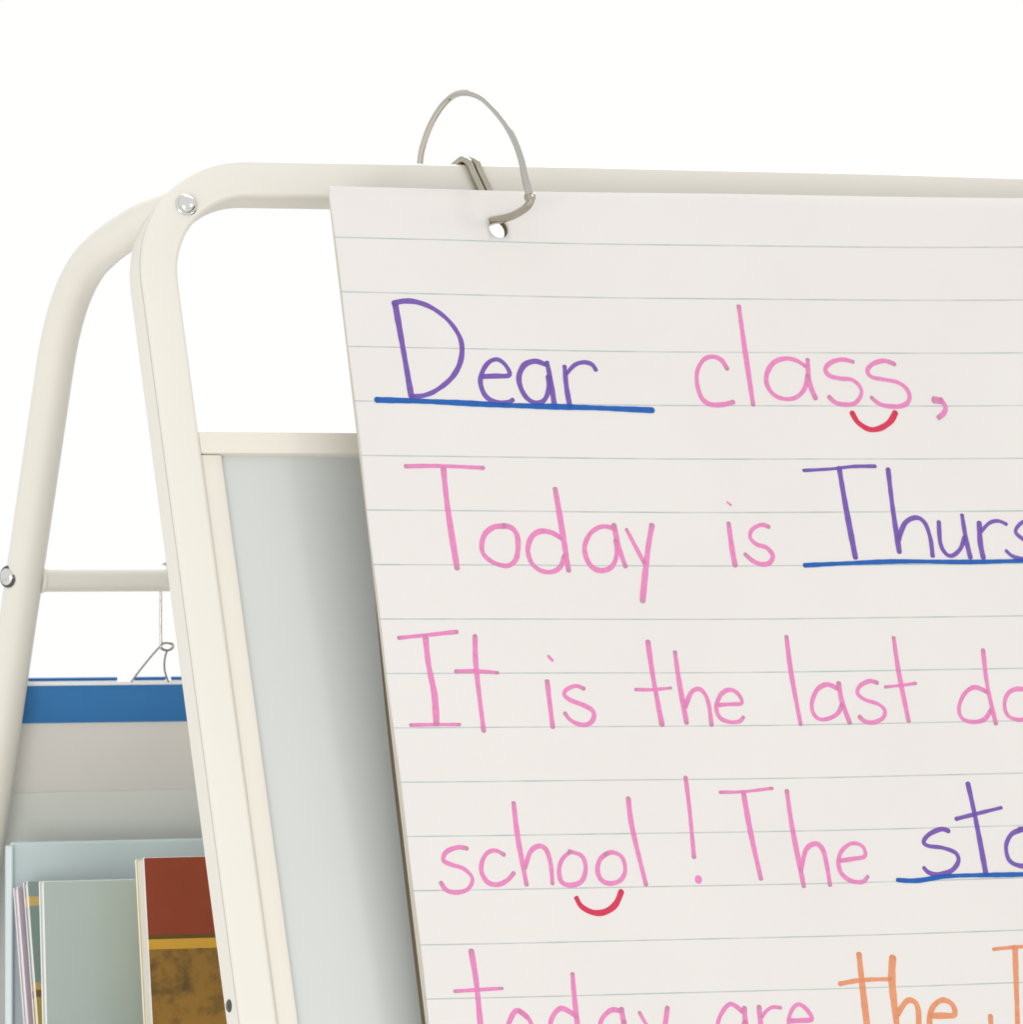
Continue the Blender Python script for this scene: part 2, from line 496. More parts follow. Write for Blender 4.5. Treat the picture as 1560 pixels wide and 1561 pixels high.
def rule(u, v):
    U, V = u / 100.0, min(v, 380.0) / 100.0
    U = min(U, 3.9)
    c = RULE
    k = c[0] + c[1]*V + c[2]*U + c[3]*V*V + c[4]*U*V + c[5]*U*U + c[6]*V**3 + c[7]*U*V*V + c[8]*U*U*V
    return k + max(0.0, v - 380.0) / 25.4

def vtop(u): return -26.5 - 2.8 * max(0, min(1, (u - 100) / 280.0))
def sheet_mesh(name, u0, u1, v1, off, top_shift=0.0, inset=lambda v: 0.0):
    hu, hv, hr = HOLE
    q = 7.0
    us = [u0, u0 + 1.5] + [u0 + 9 + k * (hu - q - u0 - 12) / 9 for k in range(10)] + [hu - q, hu - q / 2, hu, hu + q / 2, hu + q]
    us += [hu + q + 4] + [hu + q + 10 + k * (u1 - hu - q - 10) / 36 for k in range(37)]
    vs_ = [None, -22.0, -19.0, hv - q, hv - q / 2, hv, hv + q / 2, hv + q, hv + q + 4] + [8 + k * (v1 - 8) / 60 for k in range(61)]
    V, UV, Fc = [], [], []
    idx = {}
    def vert(u, v):
        key = (round(u, 3), round(v, 3))
        if key not in idx:
            idx[key] = len(V)
            V.append(PP(u + (inset(v) if u < u0 + 2 else 0.0), v, off(u, v))); UV.append((u / 25.4, rule(u, v)))
        return idx[key]
    def rowv(j, u): return (vtop(u) + top_shift) if j == 0 else vs_[j]
    for i in range(len(us) - 1):
        for j in range(len(vs_) - 1):
            a, b = us[i], us[i + 1]
            if a >= hu - q - 1e-6 and b <= hu + q + 1e-6 and j >= 3 and j < 7: continue
            Fc.append((vert(a, rowv(j, a)), vert(a, rowv(j + 1, a)), vert(b, rowv(j + 1, b)), vert(b, rowv(j, b))))
    g = [-q, -q / 2, 0, q / 2, q]
    ringp = [(x, -q) for x in g[:-1]] + [(q, y) for y in g[:-1]] + [(x, q) for x in reversed(g[1:])] + [(-q, y) for y in reversed(g[1:])]
    n = len(ringp)
    sub = 3
    for k in range(n):
        a, b = ringp[k], ringp[(k + 1) % n]
        ta, tb = math.atan2(a[1], a[0]), math.atan2(b[1], b[0])
        if tb < ta: tb += 2 * math.pi
        inner = [vert(hu + hr * math.cos(ta + (tb - ta) * m / sub), hv + hr * math.sin(ta + (tb - ta) * m / sub)) for m in range(sub + 1)]
        Fc.append(tuple([vert(hu + b[0], hv + b[1]), vert(hu + a[0], hv + a[1])] + inner))
    me = mesh(name, V, Fc)
    lay = me.uv_layers.new(name='UVMap')
    for lp in me.loops: lay.data[lp.index].uv = UV[lp.vertex_index]
    bm = bmesh.new(); bm.from_mesh(me); bmesh.ops.recalc_face_normals(bm, faces=bm.faces)
    if sum(f.normal.y for f in bm.faces) > 0: bmesh.ops.reverse_faces(bm, faces=bm.faces)
    bm.to_mesh(me); bm.free()
    return me
def thicken(o, mm):
    md = o.modifiers.new('thickness', 'SOLIDIFY'); md.thickness = mm / 1000.0; md.offset = -1
    return o

PAD_W, PAD_H = 609.0, 800.0
pad = thing('chart_pad', 'ruled white chart paper pad with a handwritten class letter hung on the easel', 'chart pad', PP(304, PAD_H, 0))
front = thicken(link('sheet', sheet_mesh('sheet', 0.0, PAD_W, PAD_H, lambda u, v: 0.0, 0.0, lambda v: 0.3 * math.sin(v / 37.0) + 0.2 * math.sin(v / 13.0 + 1)), M['paper'], pad, smooth=180), 0.3)
front['label'] = 'front sheet written in pink, purple and orange marker'
def ease(t): t = max(0, min(1, t)); return t * t * (3 - 2 * t)
NL = 6
for i in range(1, NL + 1):
    j0 = random.uniform(-0.3, 0.9); w = random.uniform(0.6, 1.2)
    def off(u, v, i=i, w=w):
        return -(0.45 + (i - 1) * 0.16 + (i - 0.6) * (0.62 * ease((v + 10) / 330.0)) * (0.85 + 0.15 * w))
    s = link('sheet', sheet_mesh('sheet', j0, PAD_W - 1 + j0, PAD_H - 2, off, 1.2 + 0.15 * i), M['leaf'], pad, smooth=180)
    thicken(s, 0.22)
def offb(u, v): return -(2.1 + NL * 0.64 * ease((v + 10) / 330.0))
thicken(link('backing_board', sheet_mesh('backing_board', 0.4, PAD_W - 0.5, PAD_H, offb, 2.8, lambda v: 5.5 * (1 - ease((v + 10) / 260.0))), M['chip'], pad, smooth=180), 2.6)

# the handwriting: every stroke a ribbon of ink lying on the front sheet; (width, [(u, v), ...]) in mm on the paper
WRITING = [
    ('written_word', 'purple', [
        (2.56, [(26.09, 29.79), (27.26, 51.13), (28.43, 73.99)]),
        (2.15, [(25.24, 29.48), (30.74, 28.33), (37.39, 28.75), (44.85, 31.64), (51.94, 37.43), (56.35, 44.87), (56.78, 51.82), (54.11, 59.34), (48.78, 65.81), (40.82, 71.21), (34.96, 73.4), (29.09, 74.09)]),
        (2.05, [(65.28, 64.03), (72.07, 63.74), (79.13, 63.23), (78.33, 59.06), (74.81, 55.89), (70.54, 56.58), (66.68, 60.27), (64.17, 65.64), (64.58, 70.98), (67.01, 74.69), (72.05, 76.57), (76.94, 76.2), (79.34, 75.11)]),
        (2.25, [(98.31, 57.75), (93.41, 56.31), (87.73, 58.09), (84.2, 63.28), (84.04, 68.64), (86.49, 73.98), (90.91, 76.4), (95.41, 74.96), (98.41, 69.57), (98.99, 63.66)]),
        (2.25, [(99.34, 56.88), (99.98, 66.33), (100.22, 77.92)]),
        (2.25, [(108.07, 58.72), (107.65, 68.4), (108.06, 77.85)]),
        (1.84, [(108.77, 61.94), (113.44, 57.79), (118.42, 56.44), (122.27, 57.47), (123.96, 60.15)]),
    ]),
    ('underline', 'blue', [
        (2.35, [(10.8, 75.75), (31.26, 76.2), (53.48, 76.95), (75.82, 77.82), (98.37, 78.15), (121.07, 78.49), (150.51, 79.31)]),
    ]),
    ('written_word', 'pink', [
        (2.05, [(192.13, 58.83), (189.62, 54.5), (185.19, 52.92), (180.29, 54.61), (176.37, 60.1), (175.43, 66.63), (176.81, 73.12), (180.66, 76.12), (187.03, 76.28), (193.04, 74.93)]),
        (2.25, [(202.59, 28.08), (202.7, 48.88), (203.13, 76.14)]),
        (2.05, [(233.75, 57.26), (228.9, 54.25), (223.13, 53.44), (216.95, 55.49), (212.65, 60.78), (211.84, 66.25), (214.63, 71.13), (220.18, 73.26), (226.17, 72.44), (231.27, 68.23), (233.91, 61.64)]),
        (2.25, [(235.07, 53.95), (234.36, 64.92), (236.48, 72.78)]),
        (1.94, [(259.25, 54.54), (253.83, 53.51), (247.69, 54.9), (243.87, 58.24), (245.51, 61.51), (251.22, 62.88), (257.07, 63.36), (260.78, 66.29), (261.37, 70.13), (257.73, 74.55), (252.82, 75.69), (247.03, 74.87), (243.69, 71.94)]),
        (1.94, [(281.52, 55.38), (276.39, 53.79), (270.21, 55.18), (266.36, 58.53), (268, 61.82), (274.96, 63.06), (281.91, 64.42), (286.18, 67.68), (286.93, 72.08), (283.78, 75.41), (277.67, 76.35), (270.68, 75.31), (266.42, 72.06)]),
        (3.38, [(300.12, 72.73), (303.76, 73.25)]),
        (2.56, [(303.62, 72.59), (305.71, 76.1), (304.38, 79.2), (301.27, 81.43)]),
    ]),
    ('smile_mark', 'red', [
        (2.66, [(254.92, 79.73), (257.41, 84.41), (262.84, 87.66), (268.86, 87.07), (274.73, 83.73), (278.16, 79.31)]),
    ]),
    ('written_word', 'pink', [
        (1.74, [(21.17, 107.17), (38.39, 106.98), (60.03, 107.83)]),
        (2.56, [(39.95, 107.82), (39.62, 127.35), (40.63, 155.2)]),
        (2.15, [(66.98, 135.44), (61.32, 135.97), (56.39, 139.45), (54.25, 144.72), (54.8, 148.93), (59.11, 152.62), (65.59, 154.21), (70.19, 151.58), (72.24, 146.31), (72.65, 139.98), (70.45, 136.28), (66.47, 135.12)]),
        (2.15, [(94.87, 141.04), (90.16, 138.39), (84.61, 137.86), (79.98, 140.51), (77.17, 146.32), (78.11, 152.65), (82.1, 156.35), (87.61, 157.1), (92.43, 154.79), (95.41, 149.51)]),
        (2.46, [(95.02, 117.68), (95.74, 134.68), (96.49, 156.38)]),
        (2.15, [(122.71, 136.25), (116.58, 135.4), (110.5, 138.38), (106.52, 144.22), (106.28, 150.05), (108.79, 154.82), (113.66, 156.42), (119.05, 154.32), (122.25, 148.48), (122.46, 142.11)]),
        (2.35, [(122.71, 134.66), (123.72, 145.3), (125.86, 154.33)]),
        (1.74, [(128.9, 136.78), (132.75, 145.83), (135.76, 152.75)]),
        (2.56, [(142.32, 134.64), (138.23, 147.44), (132.3, 170.79)]),
    ]),
    ('written_word', 'pink', [
        (2.25, [(182.13, 133.75), (182.17, 145.34), (182.65, 153.91)]),
        (1.13, [(182.92, 123.54), (184.59, 124.82)]),
        (1.94, [(202.77, 135.35), (198.84, 134.38), (193.85, 136.75), (192.37, 140.51), (195.14, 143.74), (200.12, 145.35), (202.82, 149.12), (200.78, 152.66), (196.61, 153.4), (192.21, 151.78), (188.63, 148.56)]),
    ]),
    ('written_word', 'purple', [
        (1.53, [(224.94, 108.05), (239.75, 107.22), (251.74, 105.97), (263.36, 105.8)]),
        (2.56, [(243.93, 106.87), (244.57, 125.89), (245.91, 150.25)]),
        (2.35, [(269.89, 107.3), (269.39, 125.84), (269.57, 147.58)]),
        (2.15, [(269.82, 142.15), (274.7, 133.67), (281.08, 130.83), (285.43, 133.44), (287.21, 141.07), (287.06, 149.55)]),
        (2.05, [(293.03, 132.89), (292.23, 143.24), (294.38, 148.47), (297.82, 149.35), (302.54, 145.98), (305.56, 140.52)]),
        (2.15, [(306.1, 129.6), (306.31, 141.07), (307.22, 150.34)]),
        (2.35, [(314.76, 133.2), (313.74, 143.25), (314.17, 150.35)]),
        (1.53, [(314.86, 137.79), (320.13, 133.41), (325.12, 132.31), (329.43, 133.95)]),
        (1.84, [(344.86, 133.39), (338.93, 132.62), (333.72, 137.24), (336.96, 141.07), (342.55, 143.82), (342.26, 149.3), (335.96, 150.93), (330.14, 149.61), (327.18, 147.09)]),
    ]),
    ('underline', 'blue', [
        (1.94, [(218.63, 153.98), (238.65, 153.16), (268.25, 152.24), (303.89, 152.51), (331.32, 152.02), (364.33, 151.41)]),
    ]),
    ('written_word', 'pink', [
        (1.74, [(7.68, 187.56), (21.51, 186.38), (36.78, 185.01)]),
        (2.61, [(20.93, 186.87), (20.77, 200.1), (21.9, 213.79), (21.16, 227.44)]),
        (1.54, [(8.38, 227.96), (20.78, 227.92), (32.48, 228.07)]),
        (2.12, [(45.39, 187.03), (44.01, 202.26), (43.93, 231.15)]),
        (1.64, [(33.63, 203.44), (44.27, 203.44), (54.4, 204.32)]),
    ]),
    ('written_word', 'pink', [
        (2.22, [(78.52, 208.49), (78.45, 218.33), (78.46, 229.83)]),
        (1.26, [(80.66, 196.67), (82.47, 198.85)]),
        (1.93, [(96.52, 212.12), (92.67, 210.8), (87.68, 212.52), (86.29, 214.97), (89.11, 217.47), (95.64, 220.01), (99.53, 222.52), (99.58, 225.97), (96.56, 228.69), (92.31, 228.83), (87.83, 226.81), (85.43, 223.53)]),
    ]),
    ('written_word', 'pink', [
        (2.32, [(132.3, 190.11), (132.58, 207.03), (133.91, 229.36)]),
        (1.45, [(122.7, 212.69), (131.77, 212.78), (140.97, 212.08)]),
        (2.22, [(145.54, 195.2), (145.69, 209.15), (146.67, 228.53)]),
        (2.03, [(147.09, 221.09), (150.81, 214.67), (154.33, 212.62), (157.37, 213.94), (159.3, 219.24), (159.4, 229.68)]),
        (1.83, [(164, 220.29), (169.99, 219.96), (176.56, 219.43), (175.06, 214.93), (171, 213.09), (166.34, 215.33), (163.1, 221.27), (164.21, 226.26), (168.77, 228.31), (173.87, 228.17), (176.33, 226.21)]),
    ]),
    ('written_word', 'pink', [
        (2.12, [(204.28, 188.11), (204.16, 205.7), (205.47, 229.77)]),
        (1.93, [(227.37, 213.17), (221.97, 211.1), (216.69, 213.36), (213.13, 218.84), (212.59, 223.85), (215.12, 227.38), (220.04, 227.44), (225.35, 225), (228.15, 221.02)]),
        (2.12, [(228.11, 210.46), (228.46, 219.01), (231.02, 229.59)]),
        (1.83, [(248.27, 210.66), (244.2, 209.81), (238.88, 212.08), (237.24, 215.58), (240.63, 218.64), (246.93, 220.73), (250.11, 223.79), (248.65, 227.49), (243.37, 229.54), (239.04, 228.98), (236.43, 226.64)]),
        (2.12, [(260.12, 189.2), (260.26, 206.22), (261.78, 229.17)]),
        (1.45, [(252.04, 212.71), (259.9, 212.09), (268.38, 211.16)]),
    ]),
    ('written_word', 'pink', [
        (1.93, [(305.46, 215.59), (299.07, 213.39), (293.17, 216.68), (289.33, 223.23), (290.2, 228.31), (295.51, 230.09), (301.85, 228.96), (306.28, 224.44)]),
        (2.12, [(306.67, 195.44), (306.14, 212.75), (307.69, 231.06)]),
        (1.93, [(329.45, 215.03), (321.64, 214.44), (316.8, 216.43), (314.04, 220.97), (314.12, 226.06), (317.08, 228.63), (322.62, 229.21), (328.92, 225.22)]),
        (2.12, [(330.43, 212.49), (330.88, 220.14), (332.6, 230.35)]),
    ]),
    ('written_word', 'pink', [
        (1.83, [(28.81, 285.07), (24.24, 284.49), (18.31, 286.49), (16.47, 290.3), (20.12, 292.3), (26.04, 294.36), (29.59, 298.78), (26.9, 303.52), (21.02, 305.12), (16.05, 303.75), (13.93, 300.34)]),
        (1.93, [(46.51, 288.34), (42.63, 286.32), (38.34, 287.39), (35.18, 291.67), (34.54, 296.48), (37.06, 300.87), (41.58, 301.94), (46.49, 300.13), (50.25, 296.83)]),
        (2.12, [(54.36, 264.73), (54.33, 280.46), (55.76, 302.27)]),
        (1.93, [(56.07, 294.55), (59.65, 287.36), (64.18, 284.74), (67.59, 286.56), (68.96, 293.38), (68.61, 302.09)]),
        (1.93, [(79.46, 287.78), (75.4, 290.61), (72.86, 295.4), (73.11, 301.22), (77.36, 303.07), (83.13, 301.46), (86.03, 295.7), (84.95, 289.84), (78.96, 287.57)]),
        (1.93, [(97.71, 288.85), (93.87, 291.49), (91.83, 296.31), (93.07, 301.01), (97.35, 302.76), (102.83, 301.23), (105.7, 296.62), (104.83, 290.75), (100.41, 288.42), (96.58, 289.41)]),
        (2.12, [(111.83, 263.51), (111.95, 277.72), (115.17, 303.66)]),
    ]),
    ('exclamation_mark', 'pink', [
        (1.93, [(142.44, 254.19), (142.25, 270.44), (141.35, 291.54)]),
        (3.67, [(141.89, 301.83), (142.3, 301.94)]),
    ]),
    ('smile_mark', 'red', [
        (2.41, [(79.67, 309.13), (81.74, 313.05), (87.12, 315.9), (92.91, 315.75), (98.62, 312.5), (102.4, 306.57)]),
    ]),
    ('written_word', 'pink', [
        (1.45, [(159.1, 261.38), (170.96, 261.28), (186.3, 259.86)]),
        (2.32, [(171.13, 261.58), (172, 279.88), (174.11, 302.08)]),
        (2.22, [(193.68, 261.28), (193.85, 278.33), (195.66, 306.03)]),
        (2.03, [(195.29, 299.12), (199.25, 289.32), (204.6, 286.27), (207.99, 289.01), (209.04, 296.46), (209.25, 305.85)]),
        (1.83, [(215.85, 294.63), (222.51, 293.88), (229.25, 292.73), (228.86, 288.16), (223.63, 286.56), (218.02, 289.72), (215.23, 295.11), (216.04, 300.57), (220.4, 304.13), (226.31, 304.76), (229.3, 302.36)]),
    ]),
    ('written_word', 'purple', [
        (1.93, [(274.68, 281.91), (270.73, 280.93), (264.28, 283.2), (260.76, 286.63), (262.87, 288.67), (270.43, 289.82), (276.66, 292.45), (277.36, 296.46), (273.15, 300.66), (266.25, 302.3), (261.42, 301.39), (259.03, 299.05)]),
        (2.32, [(288.24, 259.57), (289.66, 277.19), (290.86, 303.06)]),
        (1.64, [(279.23, 276.29), (290.73, 273.99), (303.98, 271.42)]),
        (2.12, [(314.05, 281.88), (307.54, 284.07), (303.64, 289.51), (303.92, 296.04), (307.92, 298.93), (313.5, 299.06), (318.67, 294.85), (318.86, 286.81), (315.12, 282.2), (311.82, 281.84)]),
    ]),
    ('underline', 'blue', [
        (1.93, [(244.44, 304.39), (254.8, 304.92), (270.51, 303.29), (292.71, 303.3), (306.97, 303.42), (337.49, 303.51)]),
    ]),
    ('written_word', 'pink', [
        (2.51, [(24.7, 331.74), (25.31, 346.56), (24.72, 366.55)]),
        (1.45, [(14.11, 349.75), (25.44, 349.43), (37.63, 349.13)]),
        (2.03, [(48.4, 362.74), (43.71, 359.25), (39.77, 363.23), (37.77, 368.88), (41.88, 372.82), (47.15, 372.05), (49.85, 367.37), (48.4, 362.74), (44.67, 359.76)]),
        (2.03, [(72.46, 362.84), (65.49, 359.07), (60.49, 362.94), (58.99, 368.62), (63.64, 372.6), (70.1, 370.9)]),
        (2.12, [(73.01, 343.66), (72.54, 354.69), (72.25, 371.93)]),
        (2.03, [(94.42, 361.14), (89.77, 360.7), (84.72, 364.67), (83.2, 370.38), (87.34, 374.35), (92.95, 371.66), (95.63, 365.98)]),
        (2.12, [(95.08, 360.2), (95.32, 365.97), (96.33, 373.69)]),
        (1.45, [(103.73, 362.11), (106.15, 367.28), (109.91, 374.14)]),
        (2.12, [(117.97, 360.43), (115.31, 369.51), (109.99, 384.71)]),
    ]),
    ('written_word', 'pink', [
        (2.03, [(155.73, 363.56), (150.11, 359.7), (144.95, 363.7), (142.32, 369.42), (145.84, 374.37), (152.34, 373.62), (156.15, 367.94)]),
        (2.12, [(156.76, 361.65), (156.37, 367.94), (157.14, 375.72)]),
        (2.12, [(164.27, 361.4), (163.95, 367.22), (163.94, 375.94)]),
        (1.45, [(164.94, 366.28), (167.71, 363.45), (171.17, 361.81), (175.39, 362.24)]),
        (1.93, [(179.84, 368.41), (185.21, 368.39), (190.46, 367.87), (188.16, 363.12), (184.41, 360.86), (180.52, 363.86), (178.26, 369.62), (180.92, 375.54), (187.19, 376.72)]),
    ]),
    ('written_word', 'orange', [
        (2.8, [(219.26, 338.59), (218.7, 354.29), (218.14, 377.75)]),
        (1.83, [(207.12, 351.98), (219.27, 350.58), (233.97, 350.62)]),
        (3.09, [(236.41, 340.55), (234.18, 352.79), (233.5, 378.27)]),
        (2.61, [(234.3, 367.52), (240.54, 361.04), (244.96, 362.16), (245.6, 367.88), (243.48, 378.6)]),
        (2.51, [(251.23, 368.25), (258, 368.47), (264.08, 368.27), (263.73, 363.53), (259.15, 361.22), (254.14, 363.72), (251.11, 369.04), (251.34, 375.92), (258.52, 379.1)]),
    ]),
    ('written_word', 'orange', [
        (1.45, [(289.08, 338.36), (295.48, 337.94), (311.76, 337.19)]),
        (2.41, [(300.52, 337.68), (298.8, 351.74), (295.27, 380.33)]),
        (2.32, [(282.62, 369.55), (282.08, 374.96), (281.51, 379.87)]),
    ]),
]
def stroke(width, pts, base):
    c = catmull([(a, b, 0) for a, b in pts], 9)
    # even out the spacing
    out = [c[0]]
    for p in c[1:]:
        if (p - out[-1]).length > 0.55: out.append(p)
    if (out[-1] - c[-1]).length > 0.05: out.append(c[-1])
    L = [0.0]
    for a, b in zip(out, out[1:]): L.append(L[-1] + (b - a).length)
    tot = max(L[-1], 0.01)
    V, UV, Fc = [], [], []
    prev = None
    ph = random.uniform(0, 6.28)
    n = len(out)
    rowsV = []
    def row(p, t, hw, l, dist):
        nx, ny = -t.y, t.x
        lift = base + 0.05 * l / max(tot, 20.0)
        a = len(V)
        for sgn in (1, 0, -1):
            u, v = p.x + nx * hw * sgn, p.y + ny * hw * sgn
            V.append(PP(u, v, lift)); UV.append((dist, l * 0.6 + sgn * 0.8 + base * 97))
        rowsV.append(a)
    hw0 = width * 0.56
    for i in range(n):
        t = (out[min(i + 1, n - 1)] - out[max(i - 1, 0)]).normalized()
        hw = hw0 * (1.0 + 0.10 * math.sin(L[i] / 7.0 + ph) + 0.05 * math.sin(L[i] / 1.3 + ph * 2))
        d = min(L[i], tot - L[i]) + (5.0 if tot < 3.0 else 0.0)
        if i == 0:
            for e in (0.97, 0.75, 0.4):
                row(out[0] - t * hw0 * e * 0.8, t, hw0 * math.sqrt(1 - e * e), 0, 5.0 if tot < 3.0 else 0.0)
        row(out[i], t, hw, L[i], d)
        if i == n - 1:
            for e in (0.4, 0.75, 0.97):
                row(out[-1] + t * hw0 * e * 0.8, t, hw0 * math.sqrt(1 - e * e), tot, 5.0 if tot < 3.0 else 0.0)
    for a, b in zip(rowsV, rowsV[1:]):
        Fc.append((a, a + 1, b + 1, b)); Fc.append((a + 1, a + 2, b + 2, b + 1))
    return V, UV, Fc

for part, colour, strokes in WRITING:
    V, UV, Fc = [], [], []
    for k, (wd, pts) in enumerate(strokes):
        v, uv, f = stroke(wd, pts, (0.24 if part == 'underline' else 0.10) + 0.011 * k)
        o = len(V)
        V += v; UV += uv; Fc += [tuple(x + o for x in q) for q in f]
    me = mesh(part, V, Fc)
    lay = me.uv_layers.new(name='UVMap')
    for lp in me.loops: lay.data[lp.index].uv = UV[lp.vertex_index]
    bm = bmesh.new(); bm.from_mesh(me)
    for f in bm.faces:
        f.normal_update()
        if f.normal.y > 0: f.normal_flip()
    bm.to_mesh(me); bm.free()
    link(part, me, INK[colour], front, smooth=180)

# ------------------------------------------------------------------ binder ring through the pad and round the top bar
RING = [[74.1, 68.4, 43.7], [74.6, 65.3, 50.9], [75.2, 60.7, 57.4], [76.0, 54.5, 63.3], [77.0, 47.1, 68.2], [78.2, 38.6, 71.3], [79.3, 30.2, 71.7], [80.4, 22.4, 70.5], [81.4, 15.1, 68.1], [82.3, 7.9, 64.1], [83.4, 0.2, 58.8], [84.3, -7.0, 52.7], [85.2, -13.0, 45.4], [85.8, -17.4, 38.0], [86.1, -20.1, 31.2], [86.5, -22.6, 25.4], [86.7, -24.5, 21.7]]
ring_root = thing('binder_ring', 'large open nickel binder ring looped through the hole in the paper', 'ring', W(80, 20, 0))
# front tang, joint, back arc (behind the bar) back to the hole
arc = catmull([tuple(p) for p in ([[80.6, 10.0, 10.0], [79.4, 22.0, 3.0], [78.0, 38.0, -1.0], [76.2, 56.0, 3.0], [74.8, 67.0, 17.0], [74.2, 69.6, 32.0]] + RING)], 8)
v, f = tube_mesh('ring', [W(*p) for p in arc], lambda t: 0.0015 if t < 0.85 else 0.0015 + 0.0005 * (t - 0.85) / 0.15, 14)
link('wire_loop', mesh('wire_loop', v, f), M['chrome'], ring_root, smooth=60)
tang = [Vector((86.8, -24.6, 22.2)), Vector((87.2, -24.4, 19.6)), Vector((86.6, -20.5, 16.2)), Vector((84.8, -11.5, 13.2)), Vector((82.8, -4.0, 11.9)), Vector((81.6, 2.5, 11.4)), Vector((80.9, 7.0, 10.8)), Vector((80.5, 10.5, 9.6))]
v, f = tube_mesh('tang', [W(*p) for p in catmull([tuple(p) for p in tang], 5)], 0.0019, 14)
link('hinge_arm', mesh('hinge_arm', v, f), M['steel'], ring_root, smooth=60)
link('hinge_pin', mesh('hinge_pin', *lathe(W(85.0, -24.6, 21.0), Vector((1, 0.25, 0)), [(1.5, 0), (2.2, 0.3), (2.2, 3.6), (1.5, 3.9)], 16)), M['steel'], ring_root, smooth=40)

# ------------------------------------------------------------------ bent wire hook over the bar
hook = thing('bar_hook', 'small bent steel wire hook gripping the top bar behind the ring', 'hook', F(92, 2, -2))
def hook_path(dx):
    P = [F(96.5 + dx, 3.0, -1.9), F(95.2 + dx, -3.0, -2.0), F(91.6 + dx, -14.0, -2.0), F(89.8 + dx, -19.5, -2.1), F(88.4 + dx, -22.2, 0.6), F(87.2 + dx, -22.0, 5.5),
         F(85.6 + dx, -20.9, 12.0), F(84.8 + dx, -20.9, 17.5), F(84.8 + dx, -18.0, 20.0), F(84.8 + dx, -8.0, 20.0)]
    return [Vector(p) for p in catmull(P, 6)]
for dx, m_ in ((-1.9, 'steel'), (1.9, 'steel')):
    link('prong', mesh('prong', *tube_mesh('prong', hook_path(dx), 0.0018, 12)), M[m_], hook, smooth=60)

# ------------------------------------------------------------------ pocket chart hung on the back of the rear legs
TR = math.atan(0.405)
def Cc(x, t, d):                             # t down the chart, d out of its front (towards the easel's inside)
    return W(x, 231.5 + t * math.sin(TR) - d * math.cos(TR), -203.0 - t * math.cos(TR) - d * math.sin(TR))
def cbox(name, x0, x1, t0, t1, d0, d1, bevel=0.3):
    return box_mesh(name, lambda i, j, k: Cc((x0, x1)[i], (t0, t1)[j], (d0, d1)[k]), bevel)
chart = thing('pocket_chart', 'grey vinyl pocket chart with a blue header band behind the rear easel legs', 'pocket chart', Cc(300, 420, 0))
link('header_band', cbox('header_band', -95, 640, 3.6, 23.6, -1.6, 0.2), M['blue_band'], chart, smooth=30)
link('piping', cbox('piping', -95, 640, 1.4, 3.6, -1.6, 0.9, 0.5), M['white_cord'], chart, smooth=30)
for a, b in ((-95, -13.5), (-4.5, 12.0), (15.0, 640)):
    link('top_hem', cbox('top_hem', a, b, 0.0, 1.4, -1.4, 0.0, 0.2), M['blue_hem'], chart)
link('body', cbox('body', -95, 640, 23.6, 420, -2.6, -1.0), M['vinyl'], chart)
def pocket():
    V = []
    n = 24
    for i in range(n + 1):
        x = -95 + 735 * i / n
        t = 62 - 0.028 * (x + 60) + 1.5 * math.sin(x / 60)
        V += [Cc(x, t, -0.2), Cc(x, 418, -0.2)]
    me = mesh('pocket', V, [(2 * i, 2 * i + 1, 2 * i + 3, 2 * i + 2) for i in range(n)])
    return me
thicken(link('pocket', pocket(), M['vinyl_pocket'], chart), 0.5)
wire = [W(-1.1, YC - 6.6, -158), W(-1.1, YC - 7.0, -153), W(-1.1, YC - 4.4, -148.6), W(-1.1, YC, -147.3), W(-1.1, YC + 4.8, -148.8), W(-1.1, YC + 7.0, -154), W(-1.1, YC + 7.1, -162), W(-1.1, YC + 7.2, -175), W(-1.0, YC + 7.2, -186.5)]
link('hanger_wire', mesh('hanger_wire', *tube_mesh('w', catmull(wire, 6), 0.0007, 8)), M['chrome'], chart, smooth=60)
loop = [W(2.2 + 3.3 * math.cos(a), YC + 7.4, -187.4 + 1.8 * math.sin(a)) for a in [2 * math.pi * k / 20 for k in range(20)]]
link('wire_eye', mesh('wire_eye', *tube_mesh('w', loop, 0.0007, 8, closed=True)), M['chrome'], chart, smooth=60)
for P in ([W(-0.9, YC + 7.4, -187), W(-2.5, YC + 13, -191), W(-4.5, YC + 22, -197.5), Cc(-6.5, 2.5, 0.2)], [W(2.4, YC + 7.4, -189.2), W(3.0, YC + 12, -193.5), W(7.5, YC + 23, -199.5), Cc(13.5, 2.5, 0.2)]):
    link('hanger_wire', mesh('hanger_wire', *tube_mesh('w', catmull(P, 6), 0.0005, 8)), M['chrome'], chart, smooth=60)

# ------------------------------------------------------------------ the tub of books on the shelf
def wbox(name, x0, x1, y0, y1, z0, z1, bevel=0.8):
    return box_mesh(name, lambda i, j, k: W((x0, x1)[i], (y0, y1)[j], (z0, z1)[k]), bevel)
tub = thing('book_tub', 'pale blue plastic book tub standing inside the easel', 'book tub', W(60, 130, ZS))
link('base', wbox('base', -86, 214, 40, 228, ZS, ZS + 3), M['tub'], tub)
link('back_wall', wbox('back_wall', -71, 200, 225, 228, ZS + 3, -281.5, 1.0), M['tub'], tub)
link('side_flange', wbox('side_flange', -73.0, -71.1, 222, 229, ZS + 3, -283.0, 0.7), M['tub'], tub)
link('side_wall', wbox('side_wall', -86, -83.5, 40, 228, ZS + 3, -420, 0.8), M['tub'], tub)
link('side_wall', wbox('side_wall', 211.5, 214, 40, 228, ZS + 3, -420, 0.8), M['tub'], tub)
link('front_wall', wbox('front_wall', -83.4, 211.4, 40, 43, ZS + 3, -430, 0.8), M['tub'], tub)

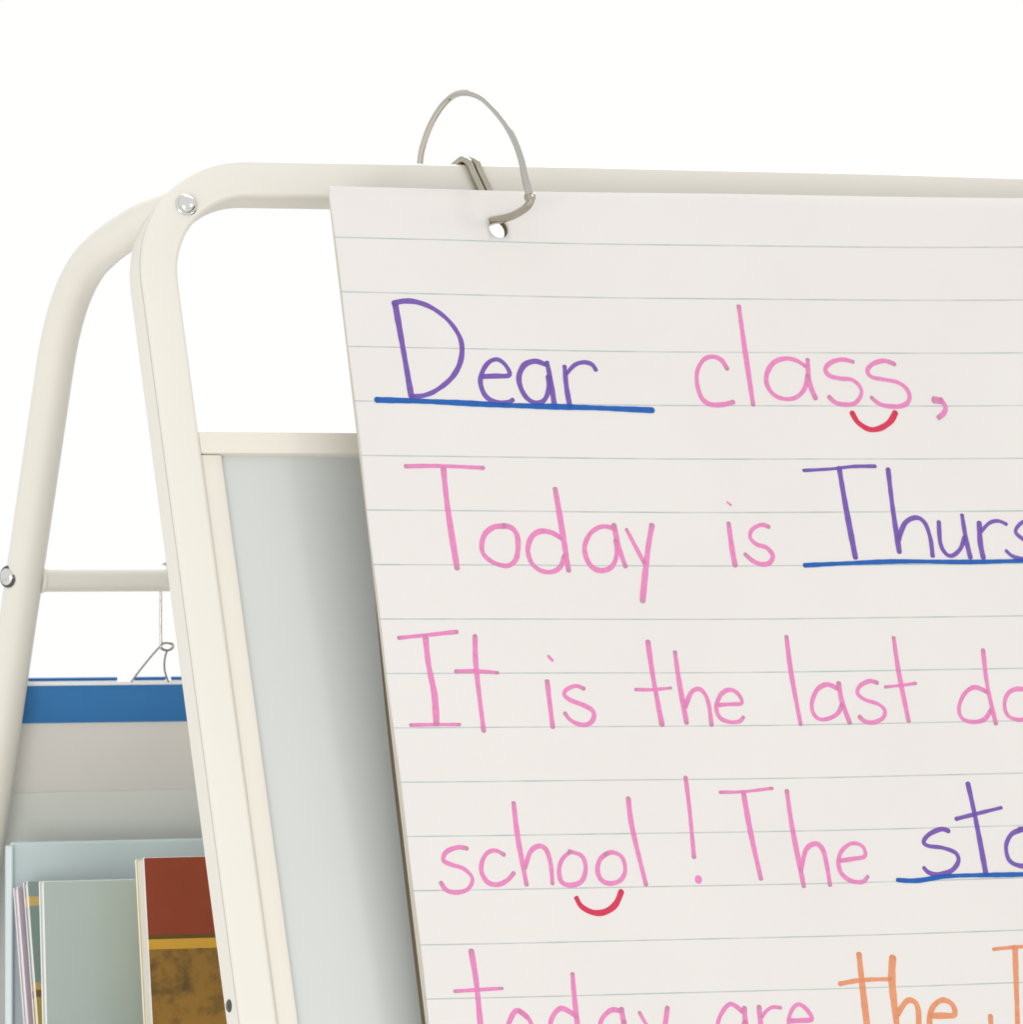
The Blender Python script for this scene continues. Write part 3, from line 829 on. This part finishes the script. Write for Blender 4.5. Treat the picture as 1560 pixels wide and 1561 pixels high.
def book(label, x0, width, y_top, z_top, lean, thick, cover, cream_back=False):
    a = R(lean)
    z_bot = ZS + 3.6
    ln = (z_top - z_bot - thick * math.sin(a)) / math.cos(a)
    # the back edge of the foot touches the tub's base
    def B(x, t, d):                          # t down from the top edge, d back from the front cover
        return W(x, y_top - t * math.sin(a) + d * math.cos(a), z_top - t * math.cos(a) - d * math.sin(a))
    def bb(name, xa, xb, t0, t1, d0, d1, bevel):
        return box_mesh(name, lambda i, j, k: B((xa, xb)[i] + 0.0, (t0, t1)[j], (d0, d1)[k]), bevel)
    o = thing('book', label, 'book', B(x0 + width / 2, ln, thick / 2), 'books in the tub')
    ct = 1.3
    for nm, d0, d1 in (('front_cover', 0, ct), ('back_cover', thick - ct, thick)):
        me = bb(nm, x0, x0 + width, 0, ln, d0, d1, 0.4)
        lay = me.uv_layers.new(name='UVMap')
        for lp in me.loops:
            p = me.vertices[lp.vertex_index].co
            t = (B(x0, 0, 0) - p).dot(Vector((0, math.sin(a), math.cos(a))))
            lay.data[lp.index].uv = ((p.x - x0 / 1000.0), t)
        me.materials.append(cover if nm == 'front_cover' or not cream_back else M['edge']); me.materials.append(M['white_cord'])
        dn = Vector((0, math.cos(a), -math.sin(a)))
        for p in me.polygons: p.material_index = 0 if abs(p.normal.dot(dn)) > 0.9 else 1
        link(nm, me, None, o)
    link('page_block', bb('page_block', x0 + 0.7, x0 + width - 1.5, 1.0, ln - 1.8, ct, thick - ct, 0.2), M['page'], o)
    me = bb('spine', x0 + width - 1.4, x0 + width + 0.1, 0.2, ln - 0.2, ct + 0.02, thick - ct - 0.02, 0.2)
    me.uv_layers.new(name='UVMap')
    link('spine', me, cover, o)
    return o
book('rust brown book with a gold band and mottled gold lower cover in the tub', -43.0, 150, 125, -285, 8.0, 11.5, M['rust_cover'], True)
book('plain pale blue grey book standing behind the rust brown book', -80.0, 150, 160, -297, 4.0, 6, M['paleblue'])
book('thin grey green book with gold stripes behind the pale blue grey book', -71.5, 150, 203, -299, 12.0, 6, M['green_cover'])
book('lilac book at the back of the tub against its back wall', -73.5, 140, 211, -302, 12.5, 6, M['lilac'])
